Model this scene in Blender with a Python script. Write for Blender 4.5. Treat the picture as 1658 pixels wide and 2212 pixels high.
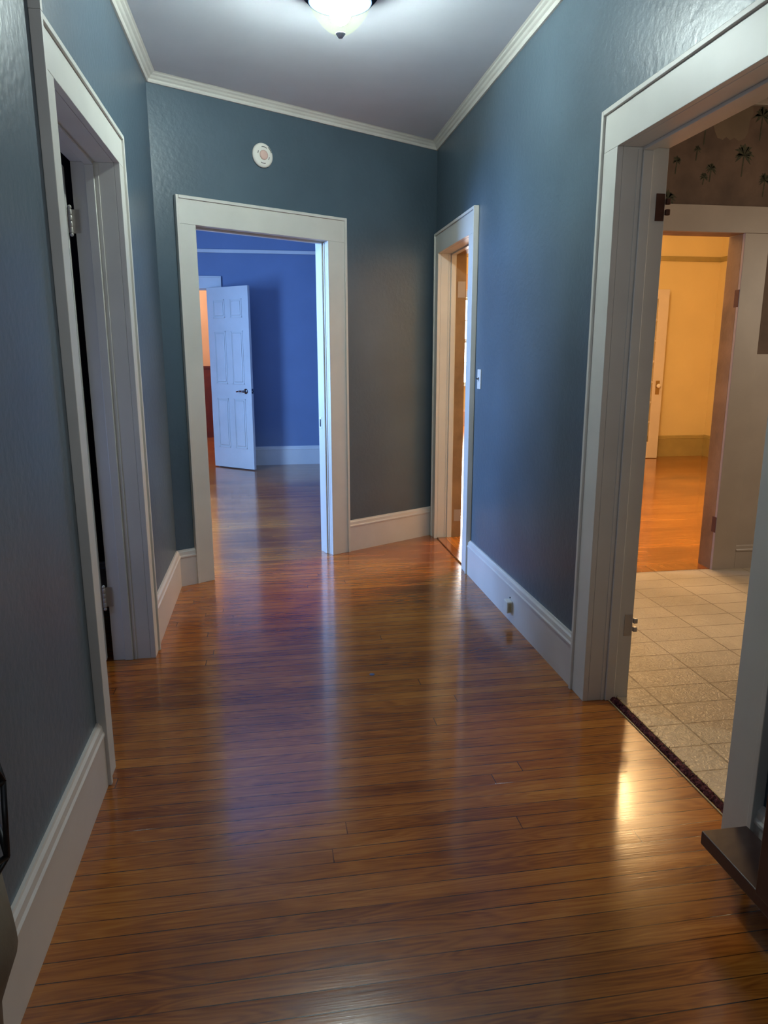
import bpy, bmesh, math, random
from mathutils import Vector, Matrix
random.seed(7)
for o in list(bpy.data.objects): bpy.data.objects.remove(o)
SC = bpy.context.scene
COL = SC.collection

# ------------------------------------------------------------------ camera
cd = bpy.data.cameras.new('camera'); cam = bpy.data.objects.new('camera', cd); COL.objects.link(cam)
cd.sensor_fit = 'HORIZONTAL'; cd.sensor_width = 36.0; cd.lens = 36.0*1543.65/1658.0
R_ = Vector((0.98750504, -0.15758331, -0.00113684)); U_ = Vector((0.03483054, 0.21122065, 0.97681762)); F_ = Vector((0.15369003, 0.96465193, -0.21407017))
m = Matrix((R_, U_, -F_)).transposed().to_4x4(); m.translation = (0, 0, 1.36)
cam.matrix_world = m; cd.clip_start = 0.02; cd.clip_end = 60
SC.camera = cam

# ------------------------------------------------------------------ world, exposure
w = bpy.data.worlds.new('world'); SC.world = w; w.use_nodes = True
w.node_tree.nodes['Background'].inputs[0].default_value = (0.55, 0.7, 1, 1)
w.node_tree.nodes['Background'].inputs[1].default_value = 0.3
SC.view_settings.view_transform = 'Standard'; SC.view_settings.look = 'None'
SC.view_settings.exposure = 0.7; SC.view_settings.gamma = 1.0; SC.view_settings.use_curve_mapping = False

# ------------------------------------------------------------------ lights
def lamp(name, kind, loc, power, col, size=0.1, size_y=None, aim=None):
    l = bpy.data.lights.new(name, kind); l.energy = power; l.color = col
    if kind == 'AREA':
        l.size = size
        if size_y: l.shape = 'RECTANGLE'; l.size_y = size_y
    else: l.shadow_soft_size = size
    o = bpy.data.objects.new(name, l); COL.objects.link(o); o.location = loc
    if aim: o.rotation_euler = (Vector(aim)-Vector(loc)).to_track_quat('-Z', 'Y').to_euler()
    return o
lamp('hall_fill_light', 'AREA', (0.35, -1.7, 1.0), 24, (0.92, 0.96, 1.0), 1.0, 1.0, (0.35, -1.3, 2.8))  # unseen fill added behind the camera, aimed up to brighten the ceiling
lamp('yellow_room_lamp', 'POINT', (2.92, 5.68, 2.62), 140, (1.0, 0.62, 0.27), 0.30)
lamp('kitchen_lamp', 'POINT', (2.9, 2.2, 2.62), 5, (1.0, 0.72, 0.48), 0.10)
lamp('kitchen_daylight', 'AREA', (4.25, 2.6, 1.7), 20, (1.0, 0.86, 0.66), 1.0, 1.2, (2.2, 2.9, 0.0))
lamp('blue_room_daylight', 'AREA', (-2.5, 5.9, 1.55), 160, (0.26, 0.49, 1.0), 1.0, 1.6, (1.0, 5.4, 1.0))
lamp('front_room_daylight', 'AREA', (3.8, 13.7, 1.7), 120, (1.0, 0.95, 0.9), 1.0, 1.6, (3.2, 9, 0.5))
lamp('far_room_lamp', 'POINT', (-1.8, 11.2, 2.6), 60, (1.0, 0.72, 0.5), 0.1)
lamp('left_room_light', 'POINT', (-1.6, 2.6, 0.9), 7, (0.4, 0.55, 1.0), 0.2)

# ------------------------------------------------------------------ materials
def nt(name):
    mt = bpy.data.materials.new(name); mt.use_nodes = True
    n = mt.node_tree; return mt, n, n.nodes['Principled BSDF']
def N(n, t, **k):
    x = n.nodes.new(t)
    for a, b in k.items():
        if a.startswith('i_'):
            x.inputs[a[2:]].default_value = b
        else: setattr(x, a, b)
    return x
def ramp(n, src, stops):
    r = n.nodes.new('ShaderNodeValToRGB'); e = r.color_ramp.elements
    while len(e) < len(stops): e.new(0.5)
    for i, (p, c) in enumerate(stops): e[i].position = p; e[i].color = (*c, 1) if len(c) == 3 else c
    n.links.new(src, r.inputs[0]); return r
def pos(n, scale=(1, 1, 1)):
    g = N(n, 'ShaderNodeNewGeometry'); mp = N(n, 'ShaderNodeMapping'); mp.inputs['Scale'].default_value = scale
    n.links.new(g.outputs['Position'], mp.inputs[0]); return mp.outputs[0]
def paint(name, col, rough=0.4, var=0.12, vscale=3.0, bump=0.15, bscale=60, spec=0.5, dirt=None):
    mt, n, b = nt(name)
    p = pos(n)
    ns = N(n, 'ShaderNodeTexNoise', i_Scale=vscale, i_Detail=6.0); n.links.new(p, ns.inputs['Vector'])
    lo = tuple(c*(1-var) for c in col); hi = tuple(min(1, c*(1+var)) for c in col)
    r = ramp(n, ns.outputs['Fac'], [(0.3, lo), (0.7, hi)])
    out = r.outputs[0]
    if dirt:
        n2 = N(n, 'ShaderNodeTexNoise', i_Scale=dirt[1], i_Detail=8.0, i_Roughness=0.75); n.links.new(p, n2.inputs['Vector'])
        r2 = ramp(n, n2.outputs['Fac'], [(dirt[2], (0, 0, 0)), (dirt[2]+0.03, (1, 1, 1))])
        mx = N(n, 'ShaderNodeMix', data_type='RGBA'); n.links.new(r2.outputs[0], mx.inputs[0])
        n.links.new(out, mx.inputs[6]); mx.inputs[7].default_value = (*dirt[0], 1); out = mx.outputs[2]
    n.links.new(out, b.inputs['Base Color'])
    b.inputs['Roughness'].default_value = rough; b.inputs['Specular IOR Level'].default_value = spec
    if bump:
        nb = N(n, 'ShaderNodeTexNoise', i_Scale=bscale, i_Detail=4.0); n.links.new(p, nb.inputs['Vector'])
        bp = N(n, 'ShaderNodeBump', i_Strength=bump, i_Distance=0.004); n.links.new(nb.outputs['Fac'], bp.inputs['Height'])
        n.links.new(bp.outputs[0], b.inputs['Normal'])
    return mt
def plain(name, col, rough=0.5, metal=0.0):
    mt, n, b = nt(name); b.inputs['Base Color'].default_value = (*col, 1); b.inputs['Roughness'].default_value = rough; b.inputs['Metallic'].default_value = metal
    ns = N(n, 'ShaderNodeTexNoise', i_Scale=40.0); n.links.new(pos(n), ns.inputs['Vector'])
    r = ramp(n, ns.outputs['Fac'], [(0, (rough*0.8,)*3), (1, (min(1, rough*1.2),)*3)]); n.links.new(r.outputs[0], b.inputs['Roughness'])
    return mt

M_BLUE = paint('slate_blue_wall_paint', (0.080, 0.118, 0.150), 0.36, 0.16, 1.6, 0.45, 38, 0.5, ((0.035, 0.05, 0.06), 7, 0.755))
M_WHITE = paint('old_white_trim_paint', (0.62, 0.61, 0.56), 0.42, 0.05, 4, 0.08, 30, 0.4, ((0.16, 0.11, 0.07), 9, 0.78))
M_BASE = paint('white_baseboard_paint', (0.62, 0.59, 0.55), 0.35, 0.06, 4, 0.08, 30, 0.5, ((0.2, 0.15, 0.1), 14, 0.76))
M_CEIL = paint('ceiling_paint', (0.68, 0.72, 0.80), 0.7, 0.05, 2, 0.1, 30)
M_ROOMBLUE = paint('blue_room_wall_paint', (0.15, 0.21, 0.33), 0.55, 0.06, 2, 0.15, 60)
M_YELLOW = paint('yellow_wall_paint', (0.72, 0.58, 0.30), 0.6, 0.04, 2, 0.05, 40)
M_OLIVE = paint('olive_baseboard_paint', (0.36, 0.28, 0.11), 0.45, 0.1, 6, 0.1, 30)
M_DARKROOM = paint('unlit_room_wall_tone', (0.012, 0.014, 0.028), 0.6, 0.1)  # near-black navy puts the unlit room's darkness into the wall colour
M_PEACH = paint('peach_wall_paint', (0.62, 0.42, 0.30), 0.6, 0.05)
M_WAINS = paint('dark_red_wood', (0.10, 0.022, 0.012), 0.35, 0.25, 8)
M_BROWNJAMB = paint('stripped_brown_wood', (0.27, 0.165, 0.08), 0.55, 0.25, 7, 0.3, 50, 0.4, ((0.55, 0.45, 0.33), 11, 0.73))
M_KITTRIM = paint('kitchen_trim_paint', (0.36, 0.30, 0.25), 0.45, 0.08, 4, 0.1, 30, 0.5, ((0.14, 0.08, 0.05), 12, 0.75))
M_DWOOD = paint('dark_espresso_wood', (0.050, 0.026, 0.022), 0.32, 0.3, 5, 0.1, 40)
M_METAL = plain('painted_hinge_metal', (0.45, 0.42, 0.38), 0.4, 0.3)
M_RUST = plain('rusty_metal', (0.10, 0.045, 0.03), 0.6, 0.5)
M_BRASS = plain('aged_brass', (0.38, 0.26, 0.12), 0.3, 0.9)
M_CHROME = plain('dark_nickel', (0.16, 0.15, 0.15), 0.22, 1.0)
M_BLACKWIRE = plain('black_wire', (0.008, 0.008, 0.008), 0.45, 0.3)
M_TAN = paint('tan_bin_surface', (0.22, 0.17, 0.11), 0.6, 0.1, 8, 0.2, 90)
M_PLASTIC = plain('white_plastic', (0.72, 0.70, 0.64), 0.35)
M_PINK = plain('pink_sensor', (0.62, 0.42, 0.36), 0.4)
M_INK = plain('grey_ink', (0.12, 0.11, 0.10), 0.6)
M_BLACKHOLE = plain('dark_gap', (0.01, 0.01, 0.01), 0.8)
M_BLIND = plain('blind_slat', (0.75, 0.75, 0.75), 0.5)
M_PALM = paint('wallpaper_palm_print', (0.055, 0.055, 0.030), 0.8, 0.35, 60, 0)
M_TORN = paint('torn_plaster', (0.175, 0.125, 0.082), 0.8, 0.12, 6, 0.2, 40)
M_PAPER = paint('palm_wallpaper', (0.125, 0.080, 0.056), 0.8, 0.28, 7, 0.2, 30)
M_FUZZ = paint('carpet_remnant', (0.09, 0.03, 0.035), 0.95, 0.9, 120, 0.8, 200, 0.1, ((0.32, 0.27, 0.17), 60, 0.66))
M_TACK = paint('strip_edge', (0.42, 0.33, 0.18), 0.6, 0.2, 20, 0.1)

def emis(name, col, s):
    mt, n, b = nt(name); b.inputs['Base Color'].default_value = (*col, 1)
    b.inputs['Emission Color'].default_value = (*col, 1); b.inputs['Emission Strength'].default_value = s
    ns = N(n, 'ShaderNodeTexNoise', i_Scale=3.0); n.links.new(pos(n), ns.inputs['Vector'])
    r = ramp(n, ns.outputs['Fac'], [(0.2, tuple(c*0.85 for c in col)), (0.8, col)]); n.links.new(r.outputs[0], b.inputs['Emission Color'])
    return mt
M_SKYPANE = emis('daylight_pane', (0.93, 0.97, 1.0), 5.0)
M_BULB = emis('bulb_glow', (0.84, 0.98, 1.0), 540.0)

def glass_bowl():
    mt, n, b = nt('ribbed_bowl_glass')
    n.nodes.remove(b); out = n.nodes['Material Output']
    tr = N(n, 'ShaderNodeBsdfTransparent'); tr.inputs[0].default_value = (1.0, 1.0, 0.93, 1)
    tl = N(n, 'ShaderNodeBsdfTranslucent'); tl.inputs[0].default_value = (0.74, 0.78, 0.40, 1)
    gl = N(n, 'ShaderNodeBsdfGlossy'); gl.inputs['Roughness'].default_value = 0.15
    g = N(n, 'ShaderNodeTexCoord'); sp = N(n, 'ShaderNodeSeparateXYZ'); n.links.new(g.outputs['Object'], sp.inputs[0])
    at = N(n, 'ShaderNodeMath', operation='ARCTAN2'); n.links.new(sp.outputs[0], at.inputs[0]); n.links.new(sp.outputs[1], at.inputs[1])
    m1 = N(n, 'ShaderNodeMath', operation='MULTIPLY'); n.links.new(at.outputs[0], m1.inputs[0]); m1.inputs[1].default_value = 48
    m2 = N(n, 'ShaderNodeMath', operation='SINE'); n.links.new(m1.outputs[0], m2.inputs[0])
    bp = N(n, 'ShaderNodeBump', i_Strength=0.6, i_Distance=0.003); n.links.new(m2.outputs[0], bp.inputs['Height'])
    for s in (gl, tl): n.links.new(bp.outputs[0], s.inputs['Normal'])
    mp = N(n, 'ShaderNodeMapRange'); mp.inputs[1].default_value = -1; mp.inputs[2].default_value = 1; mp.inputs[3].default_value = 0.0012; mp.inputs[4].default_value = 0.0030
    n.links.new(m2.outputs[0], mp.inputs[0])
    a = N(n, 'ShaderNodeMixShader'); n.links.new(mp.outputs[0], a.inputs[0]); n.links.new(tr.outputs[0], a.inputs[1]); n.links.new(tl.outputs[0], a.inputs[2])
    c = N(n, 'ShaderNodeMixShader'); c.inputs[0].default_value = 0.0004; n.links.new(a.outputs[0], c.inputs[1]); n.links.new(gl.outputs[0], c.inputs[2])
    n.links.new(c.outputs[0], out.inputs[0]); return mt
M_BOWL = glass_bowl()
M_PAN = paint('glare_dimmed_pan', (0.012, 0.020, 0.040), 0.9, 0.05, 4, 0, 10, 0.02)  # pan colour darkened to offset the bulb's glare on it
def clear_glass():
    mt, n, b = nt('window_glass'); n.nodes.remove(b); out = n.nodes['Material Output']
    tr = N(n, 'ShaderNodeBsdfTransparent'); gl = N(n, 'ShaderNodeBsdfGlossy'); gl.inputs['Roughness'].default_value = 0.08
    fr = N(n, 'ShaderNodeFresnel', i_IOR=1.5); c = N(n, 'ShaderNodeMixShader')
    n.links.new(fr.outputs[0], c.inputs[0]); n.links.new(tr.outputs[0], c.inputs[1]); n.links.new(gl.outputs[0], c.inputs[2]); n.links.new(c.outputs[0], out.inputs[0]); return mt
M_GLASS = clear_glass()

def wood_floor(name, along_y=False, width=0.057):
    mt, n, b = nt(name); L = n.links.new
    g = N(n, 'ShaderNodeNewGeometry'); sp = N(n, 'ShaderNodeSeparateXYZ'); L(g.outputs['Position'], sp.inputs[0])
    X, Y = (sp.outputs[1], sp.outputs[0]) if along_y else (sp.outputs[0], sp.outputs[1])
    def mth(op, a, bb=None, cc=None):
        q = N(n, 'ShaderNodeMath', operation=op)
        for i, v in enumerate((a, bb, cc)):
            if v is None: continue
            if isinstance(v, (int, float)): q.inputs[i].default_value = v
            else: L(v, q.inputs[i])
        return q.outputs[0]
    yv = mth('DIVIDE', Y, width); idx = mth('FLOOR', yv); fr = mth('FRACT', yv)
    wn = N(n, 'ShaderNodeTexWhiteNoise', noise_dimensions='1D'); L(idx, wn.inputs['W'])
    xs = mth('ADD', X, mth('MULTIPLY', wn.outputs['Value'], 5.0)); seg = mth('FLOOR', mth('DIVIDE', xs, 3.4)); sfr = mth('FRACT', mth('DIVIDE', xs, 3.4))
    wn2 = N(n, 'ShaderNodeTexWhiteNoise', noise_dimensions='2D'); cv = N(n, 'ShaderNodeCombineXYZ'); L(idx, cv.inputs[0]); L(seg, cv.inputs[1]); L(cv.outputs[0], wn2.inputs['Vector'])
    # grain, shifted per board: soft figure, ring contours, fine streaks
    off = mth('MULTIPLY', wn2.outputs['Value'], 40)
    gv = N(n, 'ShaderNodeCombineXYZ'); L(mth('ADD', mth('MULTIPLY', X, 1.5), off), gv.inputs[0]); L(mth('MULTIPLY', Y, 15.0), gv.inputs[1]); L(wn2.outputs['Value'], gv.inputs[2])
    gn = N(n, 'ShaderNodeTexNoise', i_Scale=1.0, i_Detail=2.0, i_Roughness=0.5, i_Distortion=0.6); L(gv.outputs[0], gn.inputs['Vector'])
    ring = mth('MULTIPLY_ADD', mth('SINE', mth('MULTIPLY', gn.outputs['Fac'], 75.0)), 0.5, 0.5)
    sv = N(n, 'ShaderNodeCombineXYZ'); L(mth('ADD', mth('MULTIPLY', X, 5.0), off), sv.inputs[0]); L(mth('MULTIPLY', Y, 150.0), sv.inputs[1])
    st = N(n, 'ShaderNodeTexNoise', i_Scale=1.0, i_Detail=4.0, i_Roughness=0.65, i_Distortion=0.3); L(sv.outputs[0], st.inputs['Vector'])
    big = N(n, 'ShaderNodeTexNoise', i_Scale=1.6, i_Detail=5.0); L(g.outputs['Position'], big.inputs['Vector'])
    fac = mth('ADD', mth('ADD', mth('MULTIPLY', gn.outputs['Fac'], 0.22), mth('MULTIPLY', ring, 0.07)), mth('ADD', mth('MULTIPLY', wn2.outputs['Value'], 0.08), mth('ADD', mth('MULTIPLY', big.outputs['Fac'], 0.48), mth('MULTIPLY', st.outputs['Fac'], 0.30))))
    r = ramp(n, fac, [(0.38, (0.085, 0.021, 0.005)), (0.50, (0.23, 0.063, 0.009)), (0.63, (0.38, 0.125, 0.016)), (0.78, (0.52, 0.21, 0.032))])
    # seams
    d = mth('ABSOLUTE', mth('SUBTRACT', fr, 0.5)); seam = mth('GREATER_THAN', d, 0.476)
    d2 = mth('ABSOLUTE', mth('SUBTRACT', sfr, 0.5)); seam2 = mth('GREATER_THAN', d2, 0.4996)
    sm = mth('MAXIMUM', seam, seam2)
    sn = N(n, 'ShaderNodeTexNoise', i_Scale=5.0, i_Detail=3.0); L(g.outputs['Position'], sn.inputs['Vector'])
    smf = mth('MULTIPLY', sm, mth('MULTIPLY', sn.outputs['Fac'], 1.6))
    mx = N(n, 'ShaderNodeMix', data_type='RGBA'); L(smf, mx.inputs[0]); L(r.outputs[0], mx.inputs[6]); mx.inputs[7].default_value = (0.025, 0.008, 0.003, 1)
    L(mx.outputs[2], b.inputs['Base Color'])
    # surface: boards cup slightly
    cup = mth('MULTIPLY', mth('MULTIPLY', d, d), 4.0)
    h = mth('ADD', mth('ADD', mth('MULTIPLY', cup, -0.10), mth('MULTIPLY', st.outputs['Fac'], 0.30)), mth('MULTIPLY', sm, -0.5))
    bp = N(n, 'ShaderNodeBump', i_Strength=0.30, i_Distance=0.0016); L(h, bp.inputs['Height']); L(bp.outputs[0], b.inputs['Normal'])
    rr = ramp(n, gn.outputs['Fac'], [(0.2, (0.17,)*3), (0.8, (0.27,)*3)]); L(rr.outputs[0], b.inputs['Roughness'])
    b.inputs['Specular IOR Level'].default_value = 0.55
    b.inputs['Coat Weight'].default_value = 0.52; b.inputs['Coat Roughness'].default_value = 0.08
    L(bp.outputs[0], b.inputs['Coat Normal'])
    return mt
M_FLOOR = wood_floor('varnished_strip_floor')
M_SILL = wood_floor('varnished_threshold', True, 0.16)

def vinyl():
    mt, n, b = nt('embossed_vinyl_floor'); L = n.links.new
    br = N(n, 'ShaderNodeTexBrick'); br.offset = 0; br.inputs['Scale'].default_value = 1.0; br.inputs['Mortar Size'].default_value = 0.0035
    br.inputs['Brick Width'].default_value = 0.30; br.inputs['Row Height'].default_value = 0.15; br.inputs['Mortar Smooth'].default_value = 0.4
    br.inputs['Color1'].default_value = (0.50, 0.42, 0.32, 1); br.inputs['Color2'].default_value = (0.44, 0.37, 0.28, 1); br.inputs['Mortar'].default_value = (0.26, 0.20, 0.14, 1)
    p = pos(n); L(p, br.inputs['Vector'])
    ns = N(n, 'ShaderNodeTexNoise', i_Scale=45.0, i_Detail=4.0, i_Distortion=2.0); L(p, ns.inputs['Vector'])
    n3 = N(n, 'ShaderNodeTexNoise', i_Scale=1.5, i_Detail=4.0); L(p, n3.inputs['Vector']); r = ramp(n, n3.outputs['Fac'], [(0.35, (0.72, 0.70, 0.66)), (0.65, (1, 1, 1))])
    mx = N(n, 'ShaderNodeMix', data_type='RGBA', blend_type='MULTIPLY'); mx.inputs[0].default_value = 1; L(br.outputs['Color'], mx.inputs[6]); L(r.outputs[0], mx.inputs[7])
    L(mx.outputs[2], b.inputs['Base Color']); b.inputs['Roughness'].default_value = 0.38
    ad = N(n, 'ShaderNodeMath', operation='MULTIPLY_ADD'); L(br.outputs['Fac'], ad.inputs[0]); ad.inputs[1].default_value = -0.8; L(ns.outputs['Fac'], ad.inputs[2])
    bp = N(n, 'ShaderNodeBump', i_Strength=0.9, i_Distance=0.004); L(ad.outputs[0], bp.inputs['Height']); L(bp.outputs[0], b.inputs['Normal'])
    return mt
M_VINYL = vinyl()

# ------------------------------------------------------------------ mesh helpers
class MB:
    """collects boxes/prisms/tubes in a local frame and links them as one object"""
    def __init__(s, frame=None): s.bm = bmesh.new(); s.f = frame or Matrix()
    def box(s, x0, x1, y0, y1, z0, z1, bev=0.0, mi=0):
        b = bmesh.new(); vs = [b.verts.new((x, y, z)) for x in (x0, x1) for y in (y0, y1) for z in (z0, z1)]
        for q in ((0, 1, 3, 2), (4, 6, 7, 5), (0, 4, 5, 1), (2, 3, 7, 6), (0, 2, 6, 4), (1, 5, 7, 3)): b.faces.new([vs[i] for i in q])
        bmesh.ops.recalc_face_normals(b, faces=b.faces)
        if bev: bmesh.ops.bevel(b, geom=list(b.edges), offset=bev, segments=2, affect='EDGES', profile=0.5)
        s._merge(b, mi); return s
    def _merge(s, b, mi=0, smooth=False):
        for f in b.faces: f.material_index = mi; f.smooth = smooth
        me = bpy.data.meshes.new('tmp'); b.to_mesh(me); b.free(); me.transform(s.f); s.bm.from_mesh(me); bpy.data.meshes.remove(me)
    def prism(s, pts, y0, y1, axis='y', mi=0):
        """closed polygon pts (a,b) extruded: axis y -> (a,y,b); axis x -> (x,a,b); axis z -> (a,b,z)"""
        b = bmesh.new()
        def P(a, c, t): return {'y': (a, t, c), 'x': (t, a, c), 'z': (a, c, t)}[axis]
        A = [b.verts.new(P(a, c, y0)) for a, c in pts]; B = [b.verts.new(P(a, c, y1)) for a, c in pts]
        b.faces.new(A); b.faces.new(B[::-1]); k = len(pts)
        for i in range(k): b.faces.new((A[i], B[i], B[(i+1) % k], A[(i+1) % k]))
        bmesh.ops.recalc_face_normals(b, faces=b.faces); s._merge(b, mi); return s
    def lathe(s, prof, c=(0, 0, 0), n=32, axis='z', mi=0, smooth=True, cap=True):
        b = bmesh.new(); rings = []
        for r, h in prof:
            ring = []
            for i in range(n):
                t = 2*math.pi*i/n; u, v = r*math.cos(t), r*math.sin(t)
                p = {'z': (u, v, h), 'x': (h, u, v), 'y': (u, h, v)}[axis]
                ring.append(b.verts.new((p[0]+c[0], p[1]+c[1], p[2]+c[2])))
            rings.append(ring)
        for a, d in zip(rings, rings[1:]):
            for i in range(n): b.faces.new((a[i], a[(i+1) % n], d[(i+1) % n], d[i]))
        if cap: b.faces.new(rings[0]); b.faces.new(rings[-1])
        bmesh.ops.recalc_face_normals(b, faces=b.faces); s._merge(b, mi, smooth); return s
    def tube(s, a, c, r, n=8, mi=0):
        a, c = Vector(a), Vector(c); d = (c-a).normalized(); q = d.to_track_quat('Z', 'Y'); b = bmesh.new()
        R = [[b.verts.new(p + q @ Vector((r*math.cos(2*math.pi*i/n), r*math.sin(2*math.pi*i/n), 0))) for i in range(n)] for p in (a, c)]
        for i in range(n): b.faces.new((R[0][i], R[0][(i+1) % n], R[1][(i+1) % n], R[1][i]))
        b.faces.new(R[0]); b.faces.new(R[1]); bmesh.ops.recalc_face_normals(b, faces=b.faces); s._merge(b, mi, True); return s
    def build(s, name, mat, parent=None, kind=None, label=None):
        me = bpy.data.meshes.new(name)
        org = Vector((0, 0, 0))
        if parent is None and s.bm.verts:
            vs = [v.co for v in s.bm.verts]; org = Vector((sum(v.x for v in vs)/len(vs), sum(v.y for v in vs)/len(vs), min(v.z for v in vs)))
        elif parent is not None: org = parent['_org'] if '_org' in parent else Vector((0, 0, 0)); org = Vector(org)
        for v in s.bm.verts: v.co -= org
        s.bm.to_mesh(me); s.bm.free()
        for mm in (mat if isinstance(mat, (list, tuple)) else [mat]): me.materials.append(mm)
        o = bpy.data.objects.new(name, me); COL.objects.link(o)
        if parent is not None: o.parent = parent; o['_org'] = tuple(org)
        else: o.location = org; o['_org'] = tuple(org)
        if kind: o['kind'] = kind
        if label: o['label'] = label
        return o
def empty(name, loc, label=None, cat=None, kind=None, group=None):
    o = bpy.data.objects.new(name, None); COL.objects.link(o); o.location = loc; o['_org'] = tuple(loc); o.empty_display_size = 0.05
    if label: o['label'] = label
    if cat: o['category'] = cat
    if kind: o['kind'] = kind
    if group: o['group'] = group
    return o
def thing(o, label, cat, group=None):
    o['label'] = label; o['category'] = cat
    if group: o['group'] = group
    return o
S = 'structure'

def frame(origin, along, out):
    """local x = along the wall, local y = out of the wall towards the viewer's room, z up"""
    a = Vector(along).normalized(); o = Vector(out).normalized()
    mm = Matrix((( a.x, o.x, 0, origin[0]), (a.y, o.y, 0, origin[1]), (0, 0, 1, 0), (0, 0, 0, 1))); return mm

XL, XR, YL, YR = -0.5758, 1.2252, 4.2626, 5.2928
HC = 2.80
WT = 0.165           # wall thickness
F_LEFT = frame((XL, 0), (0, 1), (1, 0))
F_RIGHT = frame((XR, 0), (0, 1), (-1, 0))
bd = Vector((XR-XL, YR-YL)); BL = bd.length; bdn = bd.normalized(); bo = Vector((bdn.y, -bdn.x))
F_BACK = frame((XL, YL), bdn, bo)
BT = 0.125
s0, s0i, s1i, s1 = [k*BL for k in (0.0546, 0.1091, 0.5394, 0.6089)]

def wall_holes(fr, x0, x1, yA, yB, z1, holes, name, mat):
    """wall slab along local x with rectangular door holes [(a,b,ztop,zbottom)]"""
    q = MB(fr); c = x0
    for a, b, zt, zb in sorted(holes):
        g = 0.0185 if zb == 0 else 0
        a -= g; b += g; zt += g
        q.box(c, a, yA, yB, 0, z1); q.box(a, b, yA, yB, zt, z1)
        if zb > 0: q.box(a, b, yA, yB, 0, zb)
        c = b
    q.box(c, x1, yA, yB, 0, z1)
    return q.build(name, mat, kind=S)

# ------------------------------------------------------------------ floors and ceilings
MB().box(-5, 8, -2.3, 16, -0.05, 0).build('floor', M_FLOOR, kind=S)
MB().box(1.345, 4.4, 0.7, 4.10, 0.0, 0.004).build('floor_kitchen', M_VINYL, kind=S)
MB().prism([(-0.74, -2.1), (1.39, -2.1), (1.39, 5.5), (XL-0.1, YL+0.06), (-0.74, YL-0.05)], HC, HC+0.05, 'z').build('ceiling', M_CEIL, kind=S)
MB().box(1.30, 4.45, 0.65, 4.2, HC+0.051, HC+0.08).build('ceiling_kitchen', M_CEIL, kind=S)
MB().box(-5, 8, 4.0, 16, 3.0, 3.05).build('ceiling_back_rooms', M_CEIL, kind=S)
MB().box(-3.2, -0.66, 1.0, 4.2, 2.86, 2.9).build('ceiling_left_room', M_CEIL, kind=S)

# ------------------------------------------------------------------ hall walls
LO = (2.2953, 3.2022, 2.109, 0)      # left door opening (along y)
RO = (1.589, 2.487, 2.0563, 0)       # kitchen doorway
QO = (4.350, 5.1355, 2.0563, 0)      # far right doorway
BO = (s0i, s1i, 2.0721, 0)           # back doorway
wall_holes(F_LEFT, -2.1, YL+0.02, -0.08, 0, HC, [LO], 'wall_left', M_BLUE)
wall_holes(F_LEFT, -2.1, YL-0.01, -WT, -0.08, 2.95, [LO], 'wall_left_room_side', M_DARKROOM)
wall_holes(F_RIGHT, -2.1, YR+0.06, -0.08, 0, HC, [RO, QO], 'wall_right', M_BLUE)
wall_holes(F_RIGHT, 0.7, 4.04, -WT, -0.08, HC+0.05, [RO], 'wall_kitchen_side', M_KITTRIM)
wall_holes(F_RIGHT, 4.04, 9.14, -WT, -0.08, 3.0, [QO], 'wall_yellow_room_side', M_YELLOW)
wall_holes(F_RIGHT, YR+0.15, 9.14, -0.08, 0, 3.0, [], 'wall_blue_room_right', M_ROOMBLUE)
wall_holes(F_BACK, -0.001, BL, -0.06, 0, HC, [BO], 'wall_back', M_BLUE)
wall_holes(F_BACK, -0.06, BL+0.05, -BT, -0.06, 3.0, [BO], 'wall_blue_room_front', M_ROOMBLUE)
MB().box(-0.75, 1.39, -2.2, -2.1, 0, HC).build('wall_behind', M_BLUE, kind=S)

# ------------------------------------------------------------------ trim profiles
def baseboard(fr, a, b, name, mat=M_BASE, h=0.222, t=0.020, kind=S, z0=0.0):
    prof = [(0, z0), (t, z0), (t, h-0.046), (t+0.004, h-0.044), (t+0.004, h-0.036), (t-0.001, h-0.030), (t-0.003, h-0.012), (t-0.010, h-0.006), (t-0.012, h), (0, h)]
    return MB(fr).prism([(y, z) for y, z in prof], a, b, 'x').build(name, mat, kind=kind)
def crown(fr, a, b, name, mat=M_WHITE):
    p = [(0, 2.755), (0.010, 2.755), (0.014, 2.762), (0.016, 2.770), (0.024, 2.776), (0.030, 2.784), (0.040, 2.790), (0.044, 2.795), (0.052, 2.799), (0, 2.799)]
    return MB(fr).prism(p, a, b, 'x').build(name, mat, kind=S)
baseboard(F_LEFT, -2.1, 2.187, 'baseboard_left')
baseboard(F_LEFT, 3.301, YL+0.012, 'baseboard_left_far')
baseboard(F_RIGHT, 2.6086, 4.221, 'baseboard_right')
baseboard(F_RIGHT, -2.1, 1.465, 'baseboard_right_near')
baseboard(F_BACK, 0.0, s0, 'baseboard_back_left')
baseboard(F_BACK, s1, BL-0.02, 'baseboard_back')
crown(F_LEFT, -2.1, YL+0.03, 'trim_1'); crown(F_BACK, 0.0, BL, 'trim_2'); crown(F_RIGHT, -2.1, YR, 'trim_3')

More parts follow.
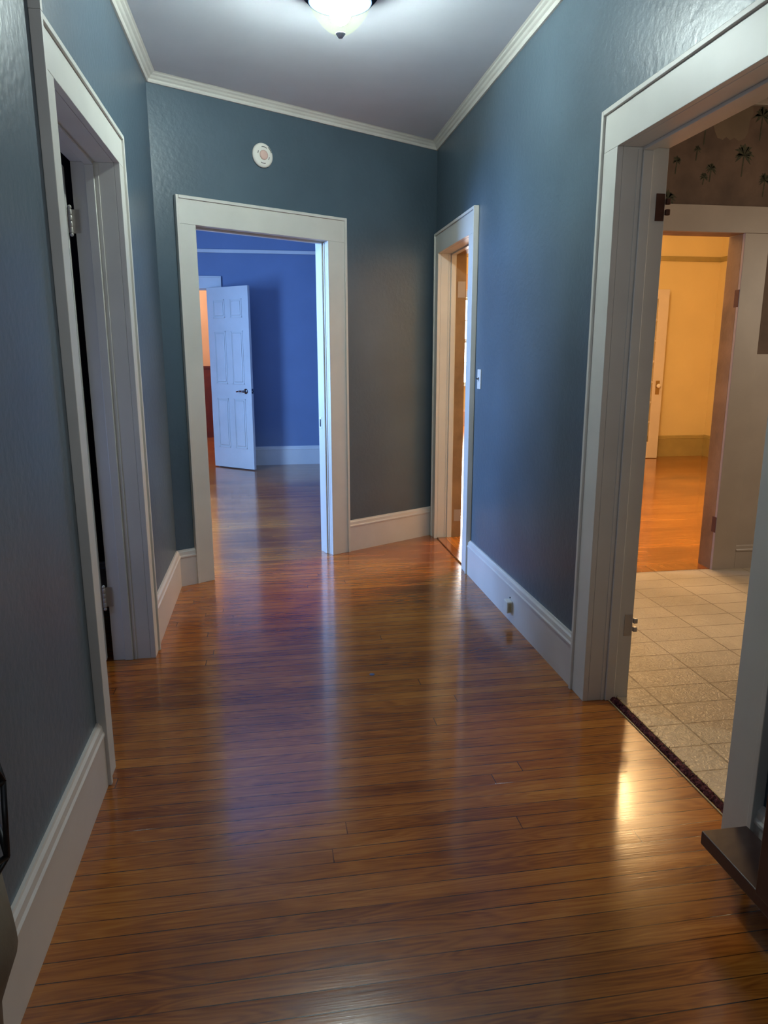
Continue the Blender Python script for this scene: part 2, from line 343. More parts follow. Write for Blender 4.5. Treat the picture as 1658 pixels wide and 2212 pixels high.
def casing_board(fr, a0, a1, b0, b1, zi, zo, sides=(1, 1), base_t=0.022, band_t=0.031, parent=None, mat=M_WHITE):
    """flat board casing with a raised back-band on the outer edge"""
    bw = 0.017
    def part(nm, q): return q.build(nm, mat, parent)
    if sides[0]:
        q = MB(fr); q.box(a0+bw, a1, 0, base_t, 0, zi, 0.0015); q.box(a0, a0+bw, 0, band_t, 0, zo, 0.002); part('casing_side', q)
    if sides[1]:
        q = MB(fr); q.box(b0, b1-bw, 0, base_t, 0, zi, 0.0015); q.box(b1-bw, b1, 0, band_t, 0, zo, 0.002); part('casing_side', q)
    q = MB(fr); q.box(a0+bw, b1-bw, 0, base_t, zi+0.0006, zo-bw, 0.0015); q.box(a0+bw, b1-bw, 0, band_t, zo-bw, zo, 0.002); part('casing_head', q)
def jambs(fr, a, b, zt, depth, parent, mat=M_WHITE, proud=-0.0005, stop=None, near=True, head=True, t=0.018, steps=True):
    def side(x, sgn):
        q = MB(fr)
        e = x - sgn*t   # board sits in the opening's edge: from x outward by t
        q.box(min(x, e), max(x, e), -depth, proud, 0, zt, 0.001)
        if stop: q.box(min(x, x+sgn*0.011), max(x, x+sgn*0.011), stop[0], stop[1], 0, zt-0.011, 0.0025)
        if steps: q.box(min(x, x+sgn*0.0035), max(x, x+sgn*0.0035), stop[1]+0.004 if stop else -0.1, stop[1]+0.016 if stop else -0.08, 0, zt-0.008, 0.001)
        return q.build('jamb', mat, parent)
    out = []
    if near: out.append(side(a, 1))
    out.append(side(b, -1))
    if head:
        q = MB(fr); q.box(a, b, -depth, proud, zt, zt+t, 0.001)
        if stop: q.box(a, b, stop[0], stop[1], zt-0.011, zt, 0.002)
        q.build('head_jamb', mat, parent)
    return out
def hinge(fr, x, y, z, parent, mat=M_METAL, leaf_dir=1, h=0.09):
    """butt hinge: knuckle stack with ball tips; leaf plate lies on the jamb"""
    q = MB(fr)
    for k in range(4): q.lathe([(0.0068, z-h/2+k*h/4+0.001), (0.0072, z-h/2+k*h/4+0.002), (0.0072, z-h/2+(k+1)*h/4-0.002), (0.0066, z-h/2+(k+1)*h/4-0.001)], (x, y, 0), 12)
    for s in (-1, 1): q.lathe([(0.001, z+s*(h/2+0.013)), (0.006, z+s*(h/2+0.010)), (0.0075, z+s*(h/2+0.005)), (0.005, z+s*(h/2))], (x, y, 0), 12)
    q.box(x, x+0.002*leaf_dir if leaf_dir > 0 else x+0.0015, y, y+0.033, z-h/2, z+h/2, 0.0004)
    q.build('hinge', mat, parent)

# ------------------------------------------------------------------ door 1: left doorway
d1 = empty('door_1', (XL, 2.75, 0), kind=S)
casing_board(F_LEFT, 2.187, 2.2953, 3.2022, 3.301, 2.109, 2.2328, parent=d1)
MB(F_LEFT).box(2.187, 2.206, 0, 0.031, 2.2332, 2.32, 0.001).build('casing_end', M_WHITE, d1)
jambs(F_LEFT, 2.2953, 3.2022, 2.109, WT, d1, stop=(-0.112, -0.077))
# ------------------------------------------------------------------ door 2: back doorway into the blue room
d2 = empty('door_2', (0.0, 4.6, 0), kind=S)
casing_board(F_BACK, s0, s0i, s1i, s1, 2.0721, 2.220, parent=d2)
jambs(F_BACK, s0i, s1i, 2.0721, BT, d2, stop=(-0.070, -0.036))
q = MB(F_BACK); q.box(s1i-0.0018, s1i, -0.118, -0.088, 0.87, 0.95, 0.0004); q.box(s1i-0.0022, s1i-0.0017, -0.110, -0.097, 0.885, 0.935, mi=1)
q.build('strike_plate', [M_METAL, M_BLACKHOLE], d2)
# ------------------------------------------------------------------ door 3: far right doorway
d3 = empty('door_3', (XR, 4.75, 0), kind=S)
casing_board(F_RIGHT, 4.221, 4.350, 5.1355, 5.2344, 2.0563, 2.197, parent=d3)
jambs(F_RIGHT, 4.350, 5.1355, 2.0563, 0.112, d3, stop=(-0.105, -0.072))
q = MB(F_RIGHT); q.box(5.1355, 5.1535, -0.185, -0.112, 0, 2.0563, 0.001); q.box(4.332, 4.350, -0.185, -0.112, 0, 2.0563, 0.001); q.box(4.35, 5.1355, -0.185, -0.112, 2.0563, 2.07, 0.001)
q.build('jamb', M_BROWNJAMB, d3, label='unpainted brown jamb edge')
q = MB(F_RIGHT); q.box(5.133, 5.1356, -0.180, -0.125, 1.76, 1.87, 0.0005); q.box(5.133, 5.1356, -0.180, -0.128, 0.13, 0.22, 0.0005); q.build('paint_patch', M_KITTRIM, d3, label='cream paint left where the hinges were')
q = MB(F_RIGHT); q.box(4.352, 5.133, -0.185, 0.0, 0, 0.010, 0.003); q.build('threshold', M_SILL, d3)
# ------------------------------------------------------------------ door 4: kitchen doorway
d4 = empty('door_4', (XR, 2.04, 0), kind=S)
casing_board(F_RIGHT, 1.465, 1.589, 2.487, 2.6086, 2.0563, 2.197, parent=d4)
jambs(F_RIGHT, 1.589, 2.487, 2.0563, WT+0.004, d4, stop=(-0.108, -0.070))
for zz in (0.315, 1.865):
    q = MB(F_RIGHT); q.box(2.484, 2.487, -0.166, -0.133, zz-0.045, zz+0.045, 0.0006)
    for k in (-0.027, 0.008): q.box(2.472, 2.4865, -0.183, -0.167, zz+k, zz+k+0.02, 0.003)
    q.build('hinge', M_RUST if zz > 1 else M_METAL, d4, label='old hinge half left on the jamb')

# ------------------------------------------------------------------ left room
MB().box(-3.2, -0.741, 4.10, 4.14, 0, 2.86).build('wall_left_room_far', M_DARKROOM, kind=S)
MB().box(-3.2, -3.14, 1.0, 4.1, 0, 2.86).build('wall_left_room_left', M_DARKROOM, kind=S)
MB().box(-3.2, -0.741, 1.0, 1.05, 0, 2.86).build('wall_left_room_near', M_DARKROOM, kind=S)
baseboard(frame((0, 4.10), (1, 0), (0, -1)), -3.1, -0.742, 'baseboard_left_room')
ld = empty('panel_door', (-0.762, 3.19, 0.012), 'cream painted door standing open into the dark room behind the left doorway', 'door')
fd = frame((-0.764, 3.178), (-1.0, -0.10), (0.10, -1.0))
q = MB(fd); q.box(0.0, 0.80, -0.034, 0.0, 0.012, 2.09, 0.002); q.build('door_leaf', M_WHITE, ld)
q = MB(fd)
for (a, b) in ((0.12, 0.36), (0.44, 0.68)):
    for (c, e) in ((0.22, 0.95), (1.1, 1.95)): q.box(a, b, 0.0, 0.006, c, e, 0.005)
q.build('door_panel', M_WHITE, ld)
for zz in (0.305, 1.885):
    q = MB()
    x, y = -0.7535, 3.186
    for k in range(4): q.lathe([(0.006, zz-0.045+k*0.0225+0.001), (0.0068, zz-0.045+k*0.0225+0.0025), (0.0068, zz-0.045+(k+1)*0.0225-0.0025), (0.006, zz-0.045+(k+1)*0.0225-0.001)], (x, y, 0), 12)
    for s in (-1, 1): q.lathe([(0.001, zz+s*0.060), (0.006, zz+s*0.057), (0.0078, zz+s*0.051), (0.005, zz+s*0.045)], (x, y, 0), 12)
    q.box(x, -0.722, 3.1985, 3.2015, zz-0.045, zz+0.045, 0.0005); q.box(x-0.002, x+0.002, y, 3.2015, zz-0.045, zz+0.045); q.box(-0.770, x, y-0.001, y+0.001, zz-0.045, zz+0.045)
    q.build('hinge', M_METAL, ld, label='painted-over knuckle hinge')

# ------------------------------------------------------------------ blue room
YB = 9.144
F_FAR = frame((0, YB), (1, 0), (0, -1))
wall_holes(F_FAR, -2.7, 1.23, -0.06, 0, 3.0, [(-1.42, -0.64, 2.14, 0)], 'wall_blue_room_far', M_ROOMBLUE)
wall_holes(F_FAR, -3.4, 1.23, -0.14, -0.06, 3.0, [(-1.42, -0.64, 2.14, 0)], 'wall_far_room_near', M_PEACH)
baseboard(F_FAR, -0.513, 1.22, 'baseboard_blue_room', M_WHITE, 0.235)
MB(F_FAR).box(-2.6, 1.22, 0, 0.018, 2.552, 2.592, 0.003).build('trim_4', M_WHITE, kind=S)
d5 = empty('door_5', (-1.03, YB, 0), kind=S)
casing_board(F_FAR, -1.55, -1.42, -0.64, -0.513, 2.14, 2.285, parent=d5)
jambs(F_FAR, -1.42, -0.64, 2.14, 0.14, d5, stop=(-0.09, -0.05))
# left wall with a real window opening
F_BLW = frame((-2.6, 0), (0, 1), (1, 0))
wall_holes(F_BLW, 4.0, YB, -0.12, 0, 3.0, [(5.35, 6.45, 2.45, 0.7)], 'wall_blue_room_left', M_ROOMBLUE)
def window(name, fr, a, b, z0, z1, panes=2, depth=0.12, blinds=False, pane_mat=M_GLASS):
    wn = empty(name, fr @ Vector(((a+b)/2, 0, z0)), kind=S)
    q = MB(fr)
    for (c, e, g, h) in ((a-0.11, a, z0-0.10, z1), (b, b+0.11, z0-0.10, z1), (a-0.12, b+0.12, z1, z1+0.12)): q.box(c, e, 0, 0.022, g, h, 0.002)
    q.build('casing', M_WHITE, wn)
    MB(fr).box(a-0.13, b+0.13, -0.02, 0.06, z0-0.03, z0, 0.004).build('window_sill', M_WHITE, wn)
    zm = (z0+z1)/2
    for (g, h, yo) in ((z0, zm+0.02, -0.05), (zm-0.02, z1, -0.085)):
        q = MB(fr); q.box(a, a+0.045, yo-0.03, yo, g, h); q.box(b-0.045, b, yo-0.03, yo, g, h); q.box(a, b, yo-0.03, yo, g, g+0.05); q.box(a, b, yo-0.03, yo, h-0.04, h)
        for k in range(1, panes): xx = a+(b-a)*k/panes; q.box(xx-0.01, xx+0.01, yo-0.025, yo-0.003, g, h)
        q.box(a, b, yo-0.025, yo-0.003, (g+h)/2-0.01, (g+h)/2+0.01)
        sh = q.build('window_sash', M_WHITE, wn)
        MB(fr).box(a+0.04, b-0.04, yo-0.018, yo-0.014, g+0.04, h-0.03).build('window_pane', pane_mat, sh)
    return wn
window('window_1', F_BLW, 5.35, 6.45, 0.7, 2.45)
MB().box(-2.7, -0.741, 4.15, 4.25, 0, 3.0).build('wall_blue_room_near', M_ROOMBLUE, kind=S)
baseboard(frame((XR, 0), (0, 1), (-1, 0)), 5.5, YB-0.02, 'baseboard_blue_room_right', M_WHITE, 0.235)

# six panel door leaf
def six_panel(org, direction, normal, width, z0, z1, name, label):
    r = empty(name, (org[0], org[1], z0), label, 'door')
    fr = frame(org, direction, normal); t = 0.035
    q = MB(fr); q.box(0, width, -t, 0, z0, z1, 0.0015)
    lf = q.build('door_leaf', M_WHITE, r)
    st = 0.105*width/0.70; gap = 0.09*width/0.70; H = z1-z0; pw = (width-2*st-gap)/2
    rows = ((0.115, 0.395), (0.475, 0.765), (0.835, 0.935))
    for lo, hi in rows:
        for c in (0, 1):
            a = st+c*(pw+gap); b = a+pw; g = z0+lo*H; h = z0+hi*H; k = MB(fr)
            # sunk moulding ring then a raised field
            for (p0, p1, yy) in ((0.0, 0.012, 0.007), (0.012, 0.016, 0.0015)):
                k.box(a+p0, b-p0, 0, yy, g+p0, g+p1, 0); k.box(a+p0, b-p0, 0, yy, h-p1, h-p0, 0)
                k.box(a+p0, a+p1, 0, yy, g+p0, h-p0, 0); k.box(b-p1, b-p0, 0, yy, g+p0, h-p0, 0)
            k.box(a+0.026, b-0.026, 0.0, 0.008, g+0.026, h-0.026, 0.007)
            k.build('door_panel', M_WHITE, r)
    return r, fr
P0 = Vector((-0.690, 9.115)); P1 = Vector((-0.199, 8.680)); dv = (P1-P0); wd = dv.length; dn = dv.normalized()
pd, fpd = six_panel(P0, dn, (dn.y, -dn.x), wd, 0.012, 2.146, 'six_panel_door', 'white six-panel door standing open in the blue room behind the middle doorway')
q = MB(fpd); xk = wd-0.085; zk = 0.945
q.lathe([(0.031, 0.0), (0.031, 0.006), (0.022, 0.011), (0.012, 0.013), (0.011, 0.045), (0.014, 0.050)], (xk, 0, zk), 20, 'y')
kn = q.build('door_handle', M_CHROME, pd, label='dark lever handle on a round rose')
q = MB(fpd); q.tube((xk, 0.046, zk), (xk-0.05, 0.050, zk+0.004), 0.0085, 10); q.tube((xk-0.05, 0.050, zk+0.004), (xk-0.11, 0.050, zk-0.006), 0.0075, 10); q.build('lever', M_CHROME, kn)
q = MB(fpd); q.box(wd, wd+0.0015, -0.030, -0.005, 0.92, 0.975); q.lathe([(0.010, wd+0.0), (0.009, wd+0.010), (0.004, wd+0.013)], (0, -0.017, zk), 12, 'x'); q.build('latch', M_CHROME, pd)
for zz in (0.25, 1.1, 1.9):
    q = MB(fpd); q.lathe([(0.006, zz-0.045), (0.006, zz+0.045)], (-0.004, -0.004-0.035, 0), 10); q.build('hinge', M_METAL, pd)

# far room beyond the blue room
wfr = MB(); wfr.box(-3.4, 0.6, 12.5, 12.6, 0, 3.0); wfr.build('wall_far_room', M_PEACH, kind=S)
MB().box(-3.4, 0.6, 12.47, 12.5, 0, 1.17).box(-3.4, 0.6, 12.455, 12.47, 1.15, 1.19).build('trim_5', M_WAINS, kind=S)
MB().box(-3.5, -3.4, 9.2, 12.6, 0, 3.0).build('wall_far_room_left', M_PEACH, kind=S)
MB().box(0.6, 0.7, 9.28, 12.6, 0, 3.0).build('wall_far_room_right', M_PEACH, kind=S)

# ------------------------------------------------------------------ kitchen
YK = 4.065
F_K = frame((0, YK), (1, 0), (0, -1))
KO = (1.95, 2.786, 2.057, 0)
def palm(q, cx, cz, r, trunk, y, mi, n=13):
    for k in range(n):
        a = math.radians(-35+250*k/(n-1)+random.uniform(-7, 7)); L = r*random.uniform(0.75, 1.05)
        tip = (cx+L*math.cos(a), cz+L*math.sin(a)-0.12*r); mid = (cx+0.55*L*math.cos(a), cz+0.6*L*math.sin(a)+0.10*r)
        px, pz = -math.sin(a)*r*0.13, math.cos(a)*r*0.13
        q.prism([(cx, cz), (mid[0]+px, mid[1]+pz), tip, (mid[0]-px, mid[1]-pz)], y, y+0.0006, 'y', mi)
    q.prism([(cx-0.004, cz), (cx+0.004, cz), (cx-0.002, cz-trunk), (cx-0.008, cz-trunk)], y, y+0.0006, 'y', mi)
q = MB(F_K)
q.box(1.391, KO[0]-0.0205, -0.07, 0, 0, HC+0.05); q.box(KO[0]-0.0205, KO[1]+0.0205, -0.07, 0, KO[2]+0.0205, HC+0.05); q.box(KO[1]+0.0205, 4.4, -0.07, 0, 0, HC+0.05)
for (cx, cz, r, t) in ((2.33, 2.435, 0.032, 0.07), (2.545, 2.40, 0.040, 0.07), (2.505, 2.355, 0.030, 0.04), (2.742, 2.480, 0.070, 0.115), (2.89, 2.35, 0.05, 0.09), (2.835, 2.69, 0.065, 0.13), (2.49, 2.645, 0.045, 0.12),
                       (2.293, 2.235, 0.055, 0.02), (2.45, 2.50, 0.025, 0.06), (3.05, 2.50, 0.07, 0.11), (3.12, 2.30, 0.04, 0.07), (3.25, 2.62, 0.06, 0.12), (2.10, 2.60, 0.06, 0.11), (2.0, 2.35, 0.05, 0.08)):
    palm(q, cx, cz, r, t, 0.0004, 1)
torn = [(2.505, 2.738), (2.50, 2.68), (2.525, 2.655), (2.545, 2.60), (2.565, 2.565), (2.60, 2.555), (2.62, 2.572), (2.645, 2.555), (2.67, 2.57), (2.70, 2.552), (2.735, 2.568), (2.752, 2.60), (2.757, 2.66), (2.775, 2.70), (2.77, 2.738)]
q.prism(torn, 0.0003, 0.0008, 'y', 2)
q.build('wall_kitchen_far', [M_PAPER, M_PALM, M_TORN], kind=S)
MB(F_K).box(1.391, 4.4, 0, 0.03, 2.738, 2.775, 0.004).build('trim_6', M_KITTRIM, kind=S)
MB().box(1.391, 4.4, YK+0.0705, YK+0.125, 2.0775, 3.0).box(1.391, KO[0]-0.0205, YK+0.0705, YK+0.125, 0, 2.0775).box(KO[1]+0.0205, 6.0, YK+0.0705, YK+0.125, 0, 3.0).build('wall_yellow_room_near', M_YELLOW, kind=S)
MB().box(4.4, 4.5, 0.65, 4.12, 0, HC+0.06).build('wall_kitchen_right', M_PAPER, kind=S)
MB().box(1.391, 4.4, 0.6, 0.7, 0, HC+0.06).build('wall_kitchen_near', M_PAPER, kind=S)
d6 = empty('door_6', (2.37, YK, 0), kind=S)
q = MB(F_K); q.box(KO[1], 2.944, 0, 0.023, 0, KO[2]-0.0005, 0.002); q.build('casing_side', M_KITTRIM, d6)
q = MB(F_K); q.box(KO[0]-0.11, KO[0], 0, 0.023, 0, KO[2]-0.0005, 0.002); q.build('casing_side', M_KITTRIM, d6)
q = MB(F_K); q.box(KO[0]-0.12, 2.950, 0, 0.025, KO[2], 2.203, 0.002); q.build('casing_head', M_KITTRIM, d6)
q = MB(F_K); q.box(KO[1], KO[1]+0.02, -0.130, -0.0005, 0, KO[2], 0.001); q.build('jamb', M_BROWNJAMB, d6, label='bare brown wooden jamb')
q = MB(F_K); q.box(KO[0]-0.02, KO[0], -0.130, 0.0, 0, KO[2], 0.001); q.build('jamb', M_BROWNJAMB, d6)
q = MB(F_K); q.box(KO[0], KO[1], -0.130, 0.0, KO[2], KO[2]+0.02, 0.001); q.build('head_jamb', M_BROWNJAMB, d6)
for zz in (0.30, 1.69):
    q = MB(F_K); q.box(KO[1]-0.0015, KO[1]+0.002, -0.022, 0.020, zz-0.05, zz+0.05, 0.0004); q.build('hinge', M_RUST, d6, label='rusty hinge leaf')
# painted wainscot and baseboard to the right of that doorway
MB(F_K).box(2.945, 4.4, 0, 0.012, 0.16, 1.365, 0.002).build('trim_7', M_KITTRIM, kind=S)
baseboard(F_K, 2.945, 4.4, 'baseboard_kitchen', M_KITTRIM, 0.165, 0.022)
MB().box(KO[0], KO[1], YK, YK+0.125, 0, 0.006, 0.002).build('trim_8', M_SILL, kind=S)

# carpet remnant and its tack strip in the kitchen doorway
cr = empty('carpet_remnant', (1.33, 2.04, 0), 'frayed dark purple carpet remnant along the sill of the kitchen doorway', 'carpet remnant')
q = MB(); y = 1.60
b = bmesh.new()
cols = 120; rows = 5; vs = []
for i in range(cols+1):
    yy = 1.592+(2.484-1.592)*i/cols; row = []
    for j in range(rows):
        u_ = j/(rows-1); xx = 1.316+0.030*u_ + (random.uniform(-0.005, 0.005) if j in (0, rows-1) else random.uniform(-0.002, 0.002))
        zz = 0.0045+0.010*math.sin(math.pi*u_)*random.uniform(0.2, 1.2) + (0 if j in (0, rows-1) else random.uniform(0, 0.004))
        row.append(b.verts.new((xx, yy, zz)))
    vs.append(row)
for i in range(cols):
    for j in range(rows-1): b.faces.new((vs[i][j], vs[i][j+1], vs[i+1][j+1], vs[i+1][j]))
ext = bmesh.ops.extrude_face_region(b, geom=list(b.faces))
for v in [g for g in ext['geom'] if isinstance(g, bmesh.types.BMVert)]: v.co.z = 0.0005
bmesh.ops.recalc_face_normals(b, faces=b.faces); q._merge(b)
for i in range(260):   # loose tufts
    yy = random.uniform(1.595, 2.48); xx = random.uniform(1.314, 1.346); a = random.uniform(0, 6.28); L = random.uniform(0.006, 0.014)
    q.tube((xx, yy, 0.006), (xx+L*math.cos(a), yy+L*math.sin(a), 0.010+random.uniform(0, 0.008)), 0.0007, 4)
q.build('carpet_fringe', M_FUZZ, cr)
q = MB(); q.box(1.308, 1.313, 1.592, 2.484, 0.0, 0.004, 0.001); q.box(1.347, 1.353, 1.592, 2.484, 0.0045, 0.008, 0.001); q.build('tack_strip', M_TACK, cr)

# ------------------------------------------------------------------ yellow room
YY = 9.05
F_Y = frame((0, YY), (1, 0), (0, -1))
YO = (1.75, 4.35, 2.16, 0)
wall_holes(F_Y, 1.391, 6.0, -0.14, 0, 3.0, [YO], 'wall_yellow_room_far', M_YELLOW)
MB().box(5.92, 6.02, 4.19, 9.2, 0, 3.0).build('wall_yellow_room_right', M_YELLOW, kind=S)
baseboard(F_Y, 4.50, 5.92, 'baseboard_yellow_room', M_OLIVE, 0.285, 0.024)
baseboard(frame((5.92, 0), (0, 1), (-1, 0)), 4.2, YY, 'baseboard_yellow_room_right', M_OLIVE, 0.285, 0.024)
MB(F_Y).box(1.4, 5.92, 0, 0.022, 2.55, 2.61, 0.004).build('trim_9', M_OLIVE, kind=S)
MB().box(5.898, 5.92, 4.2, YY, 2.55, 2.61, 0.004).build('trim_10', M_OLIVE, kind=S)
d7 = empty('door_7', (3.0, YY, 0), kind=S)
for (a, b_) in ((YO[0]-0.13, YO[0]), (YO[1], YO[1]+0.13)):
    MB(F_Y).box(a, b_, 0, 0.024, 0, 2.1595, 0.002).build('casing_side', M_PEACH, d7)
MB(F_Y).box(YO[0]-0.13, YO[1]+0.13, 0, 0.026, 2.16, 2.346, 0.002).build('casing_head', M_PEACH, d7)
MB(F_Y).box(YO[0]-0.02, YO[0], -0.14, 0, 0, 2.16).box(YO[1], YO[1]+0.02, -0.14, 0, 0, 2.16).build('jamb', M_PEACH, d7)
# glazed door open against the far wall
M_GDOOR = paint('cream_door_paint', (0.60, 0.52, 0.44), 0.4, 0.05, 4, 0.05)
G1 = Vector((5.128, 8.86)); G0 = Vector((4.45, 8.985)); gv = G1-G0; gw = gv.length; gn = gv.normalized()
gd = empty('glazed_door', (G0.x, G0.y, 0), 'pale door with a column of glass panes, open against the yellow wall', 'door')
fg = frame(G0, gn, (gn.y, -gn.x))
q = MB(fg); t = 0.036
q.box(0, 0.13, -t, 0, 0.008, 2.182, 0.002); q.box(gw-0.13, gw, -t, 0, 0.008, 2.182, 0.002); q.box(0.13, gw-0.13, -t, 0, 0.008, 0.224, 0.001); q.box(0.13, gw-0.13, -t, 0, 2.067, 2.182, 0.001)
hp = (2.067-0.224)/7
q.build('door_frame', M_GDOOR, gd)
q = MB(fg)
for k in range(1, 7): q.box(0.13, gw-0.13, -t+0.004, -0.004, 0.224+k*hp-0.012, 0.224+k*hp+0.012, 0.003)
q.box(gw/2-0.012, gw/2+0.012, -t+0.006, -0.006, 0.224, 2.067, 0.002)
q.build('glazing_bars', M_GDOOR, gd)
MB(fg).box(0.128, gw-0.128, -0.020, -0.016, 0.222, 2.069).build('glass_pane', M_GLASS, gd)
xk = gw-0.065
pl = MB(fg).box(xk-0.026, xk+0.026, 0, 0.003, 0.85, 1.03, 0.001).build('door_plate', M_BRASS, gd, label='aged brass escutcheon plate')
MB(fg).lathe([(0.010, 0.003), (0.009, 0.025), (0.022, 0.032), (0.028, 0.044), (0.024, 0.056), (0.010, 0.060)], (xk, 0, 0.965), 16, 'y').build('door_knob', plain('glass_knob', (0.75, 0.70, 0.62), 0.1), pl)

# front room with its window
MB().box(1.0, 1.1, 9.28, 14.0, 0, 3.0).build('wall_front_room_left', M_YELLOW, kind=S)
MB().box(6.5, 6.6, 9.2, 14.0, 0, 3.0).build('wall_front_room_right', M_YELLOW, kind=S)
F_W = frame((0, 13.9), (1, 0), (0, -1))
wall_holes(F_W, 1.0, 6.6, -0.14, 0, 3.0, [(3.2, 4.3, 2.444, 0.79)], 'wall_front_room_far', M_YELLOW)
baseboard(F_W, 1.1, 6.5, 'baseboard_front_room', M_PEACH, 0.30, 0.024)
window('window_2', F_W, 3.2, 4.3, 0.79, 2.444, pane_mat=M_SKYPANE)
bl = empty('window_blind', (3.75, 13.92, 1.6), 'white slatted blind across the bright window of the front room', 'blind')
q = MB(F_W)
for k in range(26): q.box(3.26, 4.24, -0.042, -0.022, 0.86+k*0.03, 0.863+k*0.03)
q.build('blind_slats', M_BLIND, bl)
MB(F_W).box(3.25, 4.25, -0.045, -0.015, 1.645, 1.67).build('head_rail', M_BLIND, bl)

# ------------------------------------------------------------------ ceiling light
LX, LY = 0.328, 3.13
cl = empty('ceiling_light', (LX, LY, 2.58), 'lit flush ceiling light with a ribbed glass bowl above the hallway', 'ceiling light')
def part_at(q, name, mat, par, label=None):
    o = q.build(name, mat, par, label=label); return o
q = MB(); q.lathe([(0.160, HC-0.001), (0.166, HC-0.018), (0.164, HC-0.050), (0.150, HC-0.072), (0.128, HC-0.094), (0.124, HC-0.098), (0.120, HC-0.097), (0.118, HC-0.082), (0.02, HC-0.074)], (LX, LY, 0), 48); part_at(q, 'ceiling_pan', M_PAN, cl)
prof = [(0.018, 2.591), (0.034, 2.597), (0.055, 2.610), (0.074, 2.627), (0.090, 2.645), (0.103, 2.662), (0.111, 2.676), (0.1165, 2.688), (0.1175, 2.697), (0.114, 2.706), (0.105, 2.716)]
b = MB(Matrix.Translation((LX, LY, 0))); b.lathe(prof, (0, 0, 0), 64, cap=False)
bo_ = b.build('glass_bowl', M_BOWL, cl, label='ribbed pale glass bowl')
q = MB(); q.lathe([(0.0, 2.577), (0.009, 2.579), (0.013, 2.585), (0.017, 2.590), (0.020, 2.594), (0.012, 2.597)], (LX, LY, 0), 20, cap=False); part_at(q, 'finial', plain('finial_metal', (0.50, 0.56, 0.66), 0.4, 0.2), cl)
q = MB(); pr = [(0.042*math.sin(math.radians(180*k/12))+0.0005, 2.668-0.044*math.cos(math.radians(180*k/12))) for k in range(13)]
q.lathe(pr, (LX-0.0, LY, 0), 20); part_at(q, 'light_bulb', M_BULB, cl)

# ------------------------------------------------------------------ detector on the back wall
du = (Vector((0.018, 4.602))-Vector((XL, YL))).dot(bdn)
def on_back(px_pt): return px_pt
# intersection of the photograph's sight line with the back wall plane: local u, height
DU, DZ = 0.675, 2.505
dt = empty('heat_detector', F_BACK @ Vector((DU, 0.0, DZ)), 'round white heat detector high on the blue wall above the middle doorway', 'detector')
q = MB(F_BACK); q.lathe([(0.066, 0.001), (0.067, 0.010), (0.062, 0.017), (0.052, 0.020), (0.028, 0.021)], (DU, 0, DZ), 40, 'y')
base = q.build('detector_base', M_PLASTIC, dt)
q = MB(F_BACK); q.lathe([(0.027, 0.020), (0.026, 0.026), (0.018, 0.029), (0.002, 0.030)], (DU, 0, DZ), 32, 'y'); q.build('sensor_disc', M_PINK, dt, label='pinkish centre disc')
for a0, a1, rr in ((60, 105, 0.043), (150, 172, 0.036), (245, 285, 0.043), (325, 350, 0.036), (20, 55, 0.054)):
    q = MB(F_BACK); ks = [math.radians(a0+(a1-a0)*i/6) for i in range(7)]
    q.prism([(DU+rr*math.cos(c), DZ+rr*math.sin(c)) for c in ks] + [(DU+(rr+0.004)*math.cos(c), DZ+(rr+0.004)*math.sin(c)) for c in ks[::-1]], 0.0190, 0.0212, 'y')
    q.build('print_mark', M_INK, base)

# ------------------------------------------------------------------ light switch and phone jack on the right wall
sw = empty('light_switch', F_RIGHT @ Vector((4.118, 0, 1.222)), 'white toggle light switch on the blue wall beside the far right doorway', 'light switch')
MB(F_RIGHT).box(4.088, 4.150, 0, 0.006, 1.166, 1.280, 0.002).build('switch_plate', M_PLASTIC, sw)
q = MB(F_RIGHT); q.box(4.114, 4.124, 0.004, 0.009, 1.211, 1.235, 0.001); q.tube((4.119, 0.006, 1.222), (4.119, 0.021, 1.228), 0.004, 8); q.build('toggle', M_CHROME, sw, label='dark metal toggle')
pj = empty('phone_jack', F_RIGHT @ Vector((3.38, 0.02, 0.03)), 'small cream surface jack box on the white baseboard of the right wall', 'wall jack')
MB(F_RIGHT).box(3.352, 3.408, 0.020, 0.050, 0.055, 0.118, 0.004).build('jack_box', M_PLASTIC, pj)
MB(F_RIGHT).box(3.350, 3.3522, 0.026, 0.044, 0.062, 0.110, 0.0005).build('jack_cover', M_TACK, pj)
q = MB(F_RIGHT); q.lathe([(0.004, 0.020), (0.004, 0.024)], (3.39, 0, 0.128), 10, 'y'); q.build('screw', M_BLACKHOLE, pj); q = MB(F_RIGHT); q.lathe([(0.004, 0.020), (0.004, 0.024)], (3.42, 0, 0.09), 10, 'y'); q.build('screw', M_BLACKHOLE, pj)

# blue paint fleck on the floor
o = MB().lathe([(0.0005, 0.0002), (0.010, 0.0004), (0.012, 0.0006), (0.009, 0.0016), (0.0005, 0.0018)], (0.403, 2.866, 0), 14).build('paint_fleck', plain('blue_fleck', (0.06, 0.10, 0.22), 0.4)); thing(o, 'tiny dark blue fleck stuck on the hallway floorboards', 'fleck')

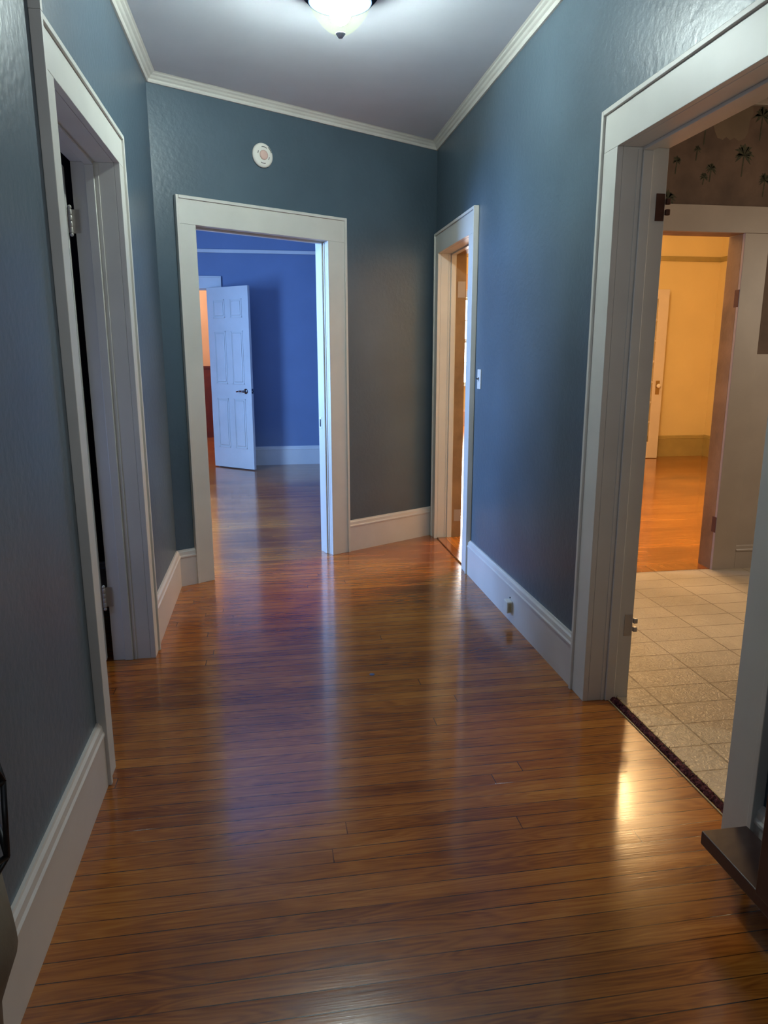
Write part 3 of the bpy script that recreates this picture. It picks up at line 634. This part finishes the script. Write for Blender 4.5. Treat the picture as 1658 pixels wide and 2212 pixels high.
# ------------------------------------------------------------------ dark wood stand at the right edge
cb = empty('shelf_stand', (1.12, 1.0, 0), 'dark brown wooden stand with a low base board, cut off at the lower right edge', 'shelf')
MB().box(1.060, 1.188, 0.20, 1.472, 0.128, 0.165, 0.003).build('base_board', M_DWOOD, cb)
MB().box(1.052, 1.092, 1.205, 1.252, 0.165, 1.02, 0.002).build('post', M_DWOOD, cb)
MB().box(1.052, 1.092, 0.22, 0.265, 0.165, 1.02, 0.002).build('post', M_DWOOD, cb)
MB().box(1.150, 1.188, 1.212, 1.252, 0.165, 1.02, 0.002).build('post', M_DWOOD, cb)
MB().box(1.045, 1.188, 0.20, 1.27, 1.02, 1.045, 0.002).build('top_board', M_DWOOD, cb)
MB().box(1.178, 1.188, 0.22, 1.215, 0.165, 1.02).build('back_panel', M_DWOOD, cb)
for yy in (0.30, 1.02): MB().box(1.105, 1.175, yy, yy+0.10, 0, 0.128, 0.002).build('foot', M_DWOOD, cb)

# ------------------------------------------------------------------ bin with a wire basket at the left edge
bx, by = -0.445, 0.80
o = MB().lathe([(0.058, 0.0), (0.062, 0.02), (0.086, 0.56), (0.100, 0.60), (0.112, 0.633), (0.110, 0.66), (0.103, 0.735), (0.095, 0.738), (0.090, 0.70), (0.02, 0.69)], (bx, by, 0), 40).build('tan_bin', M_TAN)
thing(o, 'tall tan rounded bin against the dark left wall, cut off by the frame', 'bin')
wb = empty('wire_basket', (bx, by, 0.739), 'black geometric wire basket standing on top of the tan bin', 'basket')
rings = ((0.098, 0.744), (0.124, 0.787), (0.130, 0.884), (0.105, 0.940)); n = 6; pts = []
for r, z in rings: pts.append([(bx+r*math.cos(2*math.pi*i/n-0.06), by+r*math.sin(2*math.pi*i/n-0.06), z) for i in range(n)])
for ring in pts:
    q = MB()
    for i in range(n): q.tube(ring[i], ring[(i+1) % n], 0.0035, 8)
    q.build('wire_ring', M_BLACKWIRE, wb)
for i in range(n):
    q = MB()
    for a, c in zip(pts, pts[1:]): q.tube(a[i], c[i], 0.0035, 8)
    q.build('wire_upright', M_BLACKWIRE, wb)

for o in bpy.data.objects:
    if '_org' in o: del o['_org']
